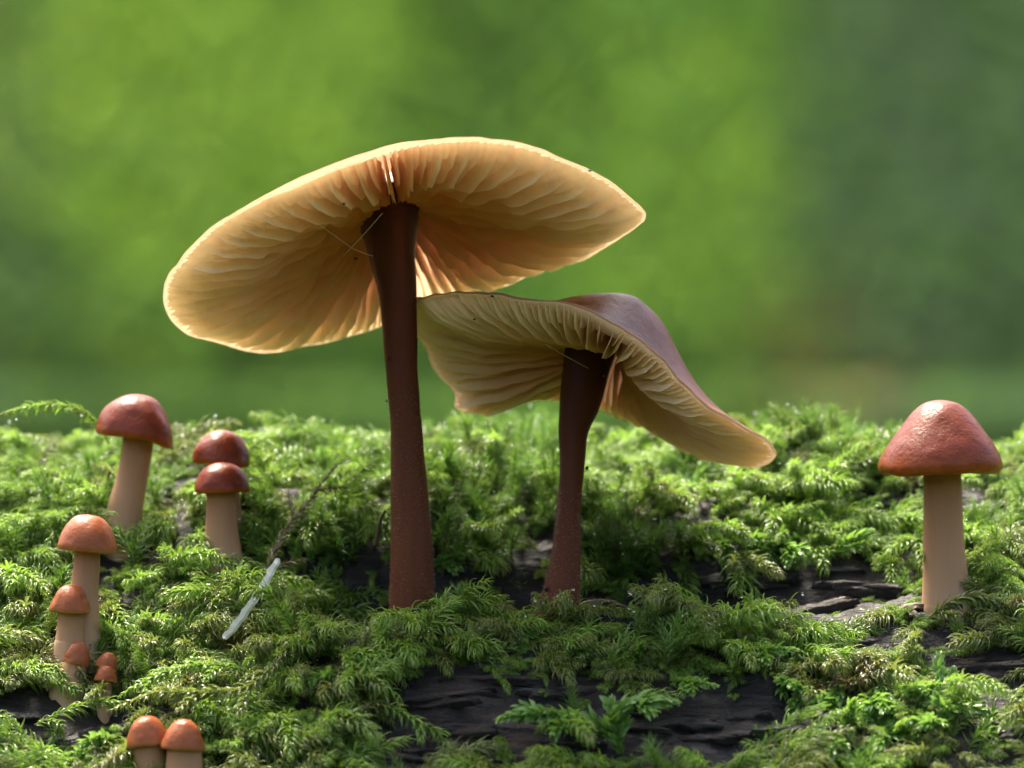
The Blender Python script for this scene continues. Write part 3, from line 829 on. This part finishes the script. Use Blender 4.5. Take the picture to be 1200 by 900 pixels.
specks(t1, org1, [(596, 304, 150, 3), (672, 268, 60, 3), (345, 290, -30, 2.2), (309, 246, -185, 1.6), (350, 356, 120, 1.8), (417, 303, 60, 1.8), (403, 239, -200, 1.8), (691, 200, -190, 1.5), (455, 420, 2, 1.6), (453, 470, -2, 1.8)], 4)

# --- wavy mushroom
org2 = np.array([P(652, 735, -20)[0], -20, P(652, 735, -20)[2]])
t2 = thing('mushroom', org2, 'dark stemmed mushroom with a sagging wavy red brown cap', 'mushroom')
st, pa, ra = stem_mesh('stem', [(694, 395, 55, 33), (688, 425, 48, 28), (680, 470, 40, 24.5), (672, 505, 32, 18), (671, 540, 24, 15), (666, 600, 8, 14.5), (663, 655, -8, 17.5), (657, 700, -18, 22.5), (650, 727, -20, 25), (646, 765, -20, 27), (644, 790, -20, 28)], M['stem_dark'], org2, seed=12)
so = obj('stem', st, t2); tag(obj('downy_fuzz', fuzz_mesh(pa, ra, org2, .45, .97, 4200, 5.0, 5), so), kind='stuff')
rim2 = [(478, 356, 110), (498, 347, 10), (543, 341, -60), (590, 345, -105), (638, 351, -130), (671, 354, -145), (707, 373, -150), (746, 393, -145), (773, 418, -135), (796, 443, -120), (830, 475, -95), (868, 497, -60), (897, 515, -20), (908, 533, 30),
        (886, 545, 80), (845, 537, 125), (807, 518, 165), (770, 498, 200), (735, 483, 225), (706, 472, 235), (654, 460, 235), (606, 460, 225), (585, 469, 215), (560, 481, 205), (536, 476, 198), (535, 458, 190), (518, 440, 185), (508, 424, 175), (500, 404, 165), (486, 385, 150), (477, 370, 130)]
C2 = P(688, 408, 45)
cap2, _, _ = freeform_cap(t2, org2, rim2, C2, (0.36, 0.20, 0.91), 50, -.46, 10, 168,
             [(0, 10), (.15, 2), (.35, -14), (.6, -27), (.85, -21), (.95, -10), (1, -2)], .13, [M['cap_wavy'], M['gill_wavy']], 62, shift=(38, 10, 16), ragged=3.0)
specks(t2, org2, [(577, 347, -95, 2.2), (556, 374, -60, 1.8), (700, 349, 30, 2), (713, 348, 30, 2), (721, 349, 30, 1.6), (688, 548, 24, 2.6), (640, 690, -34, 3)], 6)

# --- small mushrooms: lathe caps
PROF_DOME = [(0, 0), (.28, -.03), (.52, -.13), (.74, -.33), (.90, -.58), (.985, -.80), (1.0, -.90), (.97, -.97), (.88, -1.0), (.70, -.99), (.40, -.93)]
PROF_CONE = [(0, 0), (.13, -.012), (.28, -.055), (.45, -.165), (.63, -.335), (.80, -.52), (.93, -.70), (1.0, -.84), (1.0, -.92), (.95, -.98), (.84, -1.0), (.62, -.985), (.30, -.95)]
def lathe_cap(apex, half, height, prof, tilt_x, tilt_y, mat, origin, seed, lump=.065, nr=96, lobe=None):
    pr = catmull(np.array(prof), 60); a = np.linspace(0, 2 * math.pi, nr, endpoint=False)
    V = np.zeros((len(pr), nr, 3)); V[..., 0] = pr[:, :1] * np.cos(a); V[..., 1] = pr[:, :1] * np.sin(a); V[..., 2] = pr[:, 1:2]
    V[..., 2] += .5                                            # turn about the middle of the cap
    V = V * np.array([half, half, height])
    q = V / half
    V = V * (1 + lump * fbm(q * 1.3 + seed, 2, seed))[..., None] + norm(V) * (half * .006 * fbm(q * 5, 2, seed + 1))[..., None]
    if lobe is not None:                                        # a drooping fold of the margin
        ang, amt = lobe; w = np.exp(-((np.angle(np.exp(1j * (a - ang)))) / .55) ** 2)[None, :] * sstep(.5, 1., pr[:, 0])[:, None]
        V[..., 2] -= amt * w; V[..., 0] += amt * .25 * w * np.cos(a)
    Rm = np.array(Matrix.Rotation(tilt_y, 3, 'Y') @ Matrix.Rotation(tilt_x, 3, 'X'))
    V = V.reshape(-1, 3) @ Rm.T + np.array(apex) - np.array([0, 0, height * .5])
    T = np.zeros((len(pr), nr, 3)); e = np.linspace(0, 1, len(pr)); T[..., 0] = sstep(.45, .8, e)[:, None]
    F = grid_faces(nr, len(pr), True).tolist(); F.append([(len(pr) - 1) * nr + i for i in range(nr)])
    return mesh_from('cap', V - origin, F, [mat], attrs={'tint': T.reshape(-1, 3)})

def small(label, capbox, y, stem, prof=PROF_DOME, tilt=(0, 0), mat='cap_small', seed=1, group=None, lobe=None, capy=None, fuzz=0):
    """capbox px (x0,y0,x1,y1); stem [(px,py,r)], first = top"""
    x0, y0, x1, y1 = capbox; cy = y if capy is None else capy
    b = stem[-1]; g = P(b[0], b[1], y); g[2] = min(g[2], log_surf(g[0], y) - 0)
    t = thing('mushroom', g, label, 'mushroom', group)
    apex = P((x0 + x1) / 2, y0, cy); apex[0] += 0
    obj('cap', lathe_cap(apex, (x1 - x0) / 2, y1 - y0, prof, tilt[0], tilt[1], M[mat], g, seed, lobe=lobe), t)
    n = len(stem); pts = [(a, c, cy + (y - cy) * k / (n - 1), rr) for k, (a, c, rr) in enumerate(stem)]
    zl = log_surf(P(b[0], b[1], y)[0], y); pyl = 450 - zl * D / (D + y)      # run the foot into the log
    pts.append((b[0] + (b[0] - stem[-2][0]) * .1, max(b[1] + 8, pyl + 14 + b[2] * 1.1), y, b[2] * 1.04))
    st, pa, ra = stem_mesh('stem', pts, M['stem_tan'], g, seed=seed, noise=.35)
    s = obj('stem', st, t)
    if fuzz: tag(obj('downy_fuzz', fuzz_mesh(pa, ra, g, .6, .98, fuzz, 3.0, seed), s), kind='stuff')
    return t

small('lone conical red brown mushroom on a thick tan stem beside bare bark', (1032, 470, 1174, 556), 0, [(1104, 545, 22), (1105, 590, 22.5), (1106, 640, 24.5), (1108, 680, 27), (1109, 705, 29), (1109, 718, 30)], PROF_CONE, (0, .0), seed=3, fuzz=250)
small('young mushroom with leaning tan stem and lopsided red cap, tallest of its cluster', (114, 461, 206, 514), 150, [(163, 500, 18), (160, 530, 18.5), (155, 560, 19), (148, 590, 20.5), (141, 620, 22), (136, 642, 22)], PROF_DOME, (0, .10), seed=14, lobe=(-.35, 10), fuzz=120)
small('rear brown cap of the stacked looking pair, behind the other', (225, 505, 295, 547), 140, [(262, 540, 16), (264, 580, 17), (267, 620, 19), (269, 655, 20)], PROF_DOME, (-.05, .08), seed=15)
small('front brown cap of the stacked looking pair, overlapping the rear one', (227, 542, 293, 578), 100, [(259, 570, 17.5), (259, 600, 18), (260, 630, 20), (263, 655, 22), (265, 674, 22)], PROF_DOME, (0, 0), seed=16, fuzz=80)
small('orange brown domed mushroom rising above the smaller ones of its clump', (67, 602, 138, 646), -60, [(102, 636, 15), (102, 660, 15), (99, 690, 16.5), (96, 720, 21), (95, 745, 24), (94, 765, 24)], PROF_DOME, (0, .06), 'cap_young', 17)
small('small orange mushroom standing against the base of a taller tan stem', (59, 685, 107, 717), -92, [(83, 710, 15.5), (83, 730, 16), (82, 750, 17), (81, 765, 18)], PROF_DOME, (0, .04), 'cap_young', 18)
small('squat tan button mushroom low in the clump with a wide shaded foot', (75, 752, 107, 778), -112, [(90, 772, 12), (86, 784, 16), (81, 796, 19), (78, 810, 20)], PROF_DOME, (0, .18), 'cap_young', 19)
small('tiny pinhead mushroom leaning over a still smaller one', (114, 764, 139, 783), -116, [(126, 780, 7), (125, 790, 7), (123, 802, 7.5)], PROF_DOME, (0, .25), 'cap_young', 20)
small('tiniest round pinhead mushroom at the foot of the clump', (111, 779, 138, 798), -124, [(123, 795, 7), (122, 803, 7), (121, 812, 7)], PROF_DOME, (0, .1), 'cap_young', 21)
small('orange button mushroom of a touching pair, its cap tipped away from its twin', (147, 839, 197, 873), -250, [(175, 866, 18), (176, 885, 19), (177, 905, 20), (178, 915, 20)], PROF_DOME, (0, -.10), 'cap_young', 22)
small('orange button mushroom of a touching pair, cap lapping over its twin', (190, 843, 240, 877), -268, [(216, 870, 19), (216, 888, 20), (216, 905, 21), (216, 918, 21)], PROF_DOME, (0, .05), 'cap_young', 23)

# ------------------------------------------------------------------ single fronds of moss that stand out
def frond(px_path, species, label, L=19, W=4.8, kind='secund', spread=.95, curl=1.9, branches=0, seed=1, drops=.03, blen=.32, dense=1.4):
    """px_path: (px,py,y) control points from root to tip"""
    r = np.random.default_rng(seed)
    c = catmull(np.array([P(*q) for q in px_path]), 26); g = c[0].copy()
    t = thing('moss_frond', g, label, 'moss frond'); c = c - g
    a = Acc(); leafy_axis(a, c, r, dense, L, W, spread, curl, kind, .3, 1, drops)
    tot = np.linalg.norm(np.diff(c, axis=0), axis=1).sum()
    for k in range(branches):
        f = .12 + .72 * k / max(1, branches); i = int(f * 25); tg = norm(c[i + 1] - c[i]); lat = norm(np.cross([0, -.5, 1], tg)) * (1 if k % 2 else -1)
        s = np.linspace(0, 1, 9)[:, None]; bl = tot * blen * r.uniform(.7, 1.2) * (1 - .5 * f)
        leafy_axis(a, c[i] + norm(tg * .7 + lat * .75) * bl * s + np.array([0, -.1, -.18]) * bl * s ** 2, r, dense * 1.1, L * .8, W * .85, spread, curl, kind, .4, 1, drops, stemr=.8)
    V = np.concatenate(a.V); T = np.concatenate(a.T)
    for nm, ids, mt in (('leaf_blades', 0, M[species]), ('stalk', 1, M['stalk']), ('water_beads', 2, M['water'])):
        F = [f for f, m in zip(a.F, a.mi) if m == ids]
        if not F: continue
        used = np.unique(np.concatenate([np.array(f) for f in F])); mp = np.full(len(V), -1); mp[used] = np.arange(len(used))
        o = obj(nm, mesh_from(nm, V[used], [[int(mp[i]) for i in f] for f in F], [mt], attrs={'tint': T[used]}), t)
        if ids != 1: o['kind'] = 'stuff'
    return t

frond([(128, 520, 190), (110, 492, 180), (80, 476, 170), (40, 476, 165), (-5, 487, 160)], 'feather', 'bright moss frond arching out sideways beside the tallest clustered mushroom', L=15, W=4, branches=0, seed=51)
frond([(455, 728, -50), (490, 712, -52), (530, 705, -54), (565, 706, -56), (590, 722, -58)], 'feather', 'curled moss frond reaching past the foot of the tall dark stem', L=22, W=5, curl=2.4, seed=52)
frond([(735, 868, -255), (690, 850, -262), (650, 838, -270), (612, 836, -276), (586, 842, -280)], 'broad', 'broad leaved moss frond lying over the dark bark', L=22, W=9, kind='flat', curl=.9, branches=3, seed=53)
frond([(730, 885, -270), (716, 850, -268), (728, 828, -265), (760, 820, -262), (792, 822, -262)], 'broad', 'forked broad leaved moss frond turning up beside the lying one', L=21, W=8.5, kind='flat', curl=.9, branches=3, seed=54)
frond([(400, 822, -225), (450, 828, -240), (490, 846, -250), (515, 862, -256), (532, 884, -260)], 'feather', 'feathery moss frond drooping over the dark bark edge', L=18, W=4.6, branches=4, seed=55, blen=.22)
frond([(300, 700, 20), (330, 630, 55), (360, 590, 75), (382, 560, 85), (396, 545, 88)], 'drymoss', 'withered brown moss frond slanting up beside the tall dark stem', L=17, W=3, spread=.7, curl=1.0, branches=3, seed=56, drops=0, blen=.3)
frond([(1085, 728, -60), (1110, 708, -64), (1140, 700, -66), (1175, 708, -68), (1215, 738, -70)], 'olive', 'pale curled moss frond arching in front of the lone mushroom stem', L=22, W=6, curl=2.2, seed=57, branches=2, blen=.25)
frond([(300, 790, -175), (260, 780, -180), (215, 782, -184), (175, 796, -188), (140, 816, -190)], 'feather', 'long moss frond sweeping towards the tiny pinhead mushrooms', L=17, W=4.6, branches=6, seed=58, blen=.2)
frond([(330, 770, -180), (290, 805, -215), (240, 812, -220), (185, 812, -222), (130, 832, -222)], 'olive', 'olive moss frond hanging above the touching button pair', L=18, W=5, branches=5, seed=59, blen=.2)
frond([(395, 770, -170), (420, 765, -190), (440, 778, -205), (452, 808, -215), (448, 836, -222)], 'feather', 'dense bright moss frond curling down the front ledge', L=22, W=5.6, branches=6, seed=60, blen=.3)
frond([(985, 800, -190), (975, 825, -215), (955, 850, -235), (925, 870, -250), (905, 890, -256)], 'broad', 'pale broad leaved moss frond trailing down the wet bark', L=24, W=10, kind='flat', curl=.8, branches=4, seed=61)
frond([(1030, 800, -190), (1040, 830, -222), (1060, 855, -240), (1090, 872, -250), (1130, 885, -256)], 'broad', 'glossy broad leaved moss frond spreading beside the trailing one', L=24, W=10, kind='flat', curl=.8, branches=4, seed=62)

frond([(345, 742, -150), (330, 715, -160), (318, 700, -165), (302, 690, -168), (284, 700, -170)], 'feather', 'small moss sprig crossing over the bleached straw', L=24, W=4.4, seed=63, branches=4)
frond([(40, 850, -175), (70, 836, -170), (100, 826, -168), (128, 822, -168), (155, 830, -170)], 'feather', 'short moss frond lying before the tiniest pinhead mushrooms', L=19, W=4, seed=64, branches=2)

# ------------------------------------------------------------------ small litter
def strip(name, pts, w, mat, label, cat, thick=1.2):
    c = catmull(np.array([P(*q) for q in pts]), 24); g = c[0].copy(); c = c - g + np.random.default_rng(3).normal(size=c.shape) * .5
    tg = norm(np.gradient(c, axis=0)); s = norm(np.cross(tg, [0, 1, .2])); b = np.cross(s, tg)
    wv = w * (np.interp(np.arange(24), [0, 2, 5, 20, 23], [.35, .8, 1, .9, .45]) + .22 * vnoise(np.stack([np.arange(24) * .9, np.zeros(24), np.zeros(24)], -1), 4))[:, None] * .55
    V = np.stack([c - s * wv, c - s * wv * .3 - b * thick, c + s * wv, c + b * thick], 1).reshape(-1, 3)
    F = grid_faces(4, 24, True).tolist() + [[3, 2, 1, 0], [92, 93, 94, 95]]
    return tag(obj(name, mesh_from(name, V, F, [mat], smooth=False), None, g), label, cat)
strip('straw', [(262, 749, -132), (280, 727, -128), (299, 702, -124), (314, 678, -118), (326, 654, -112)], 8.5, M['straw'], 'bleached white straw poking up through the moss', 'straw')
def twig(pts, rad, label, mat='twig', name='twig'):
    c = catmull(np.array([P(*q) for q in pts]), 20); g = c[0].copy()
    V, F = tube(c - g, np.linspace(rad, rad * .6, 20) * (1 + .2 * RNG.random(20)), 8)
    return tag(obj(name, mesh_from(name, V, F, [M[mat]]), None, g), label, name.replace('_', ' '))
twig([(1170, 640, 120), (1185, 632, 118), (1210, 620, 115), (1260, 610, 120)], 4, 'dark twig end lying beside the lone mushroom')
twig([(672, 716, -10), (690, 708, 0), (715, 706, 20), (740, 716, 40)], 4.5, 'thin dark rootlet at the foot of the wavy mushroom')
twig([(440, 640, 60), (446, 610, 55), (452, 598, 50)], 2.5, 'short curved dark twig in the tuft beside the tall stem')

def dry_leaf(px, py, y, s, label, seed):
    r = np.random.default_rng(seed); n = 12; g = P(px, py, y)
    u, v = np.meshgrid(np.linspace(-1, 1, n), np.linspace(-1, 1, n)); k = np.sqrt(np.clip(1 - u * u * .9, 0, 1))
    V = np.stack([u * s, v * s * .5 * k, .3 * s * fbm(np.stack([u * 1.5 + seed, v * 1.5, 0 * u], -1), 3, seed) + s * .25 * np.abs(v)], -1).reshape(-1, 3)
    R = np.array(Matrix.Rotation(r.uniform(-.5, .5), 3, 'Z') @ Matrix.Rotation(r.uniform(.3, .8), 3, 'X'))
    V = V @ R.T; lo = V[:, 2].min()
    nn = len(V); V2 = np.concatenate([V, V - np.array([0, 0, .8])]); f = grid_faces(n, n); F = f.tolist() + (f[:, ::-1] + nn).tolist()
    return tag(obj('dry_leaf_scrap', mesh_from('dry_leaf_scrap', V2, F, [M['dryleaf']]), None, g), label, 'leaf scrap')
dry_leaf(1062, 716, -40, 22, 'crumpled brown leaf scrap against the foot of the lone mushroom', 3)
dry_leaf(1034, 740, -62, 20, 'rusty brown leaf scrap on the ledge before bare bark', 4)

def thread(pts, label):
    c = catmull(np.array([P(*q) for q in pts]), 16); g = c[0].copy(); V, F = tube(c - g, np.full(16, .38), 5)
    return tag(obj('spider_thread', mesh_from('spider_thread', V, F, [M['silk']]), None, g), label, 'spider thread')
thread([(372, 262, -150), (392, 276, -90), (415, 292, -30), (436, 300, 3)], 'fine spider thread from the cream gills to the tall stem, the lower one')
thread([(402, 300, -30), (425, 276, -75), (448, 250, -130)], 'fine spider thread slanting up across the cream gills by the tall stem')
thread([(640, 404, -60), (664, 418, -20), (690, 432, 20), (708, 441, 30)], 'fine spider thread crossing the top of the wavy mushroom stem')
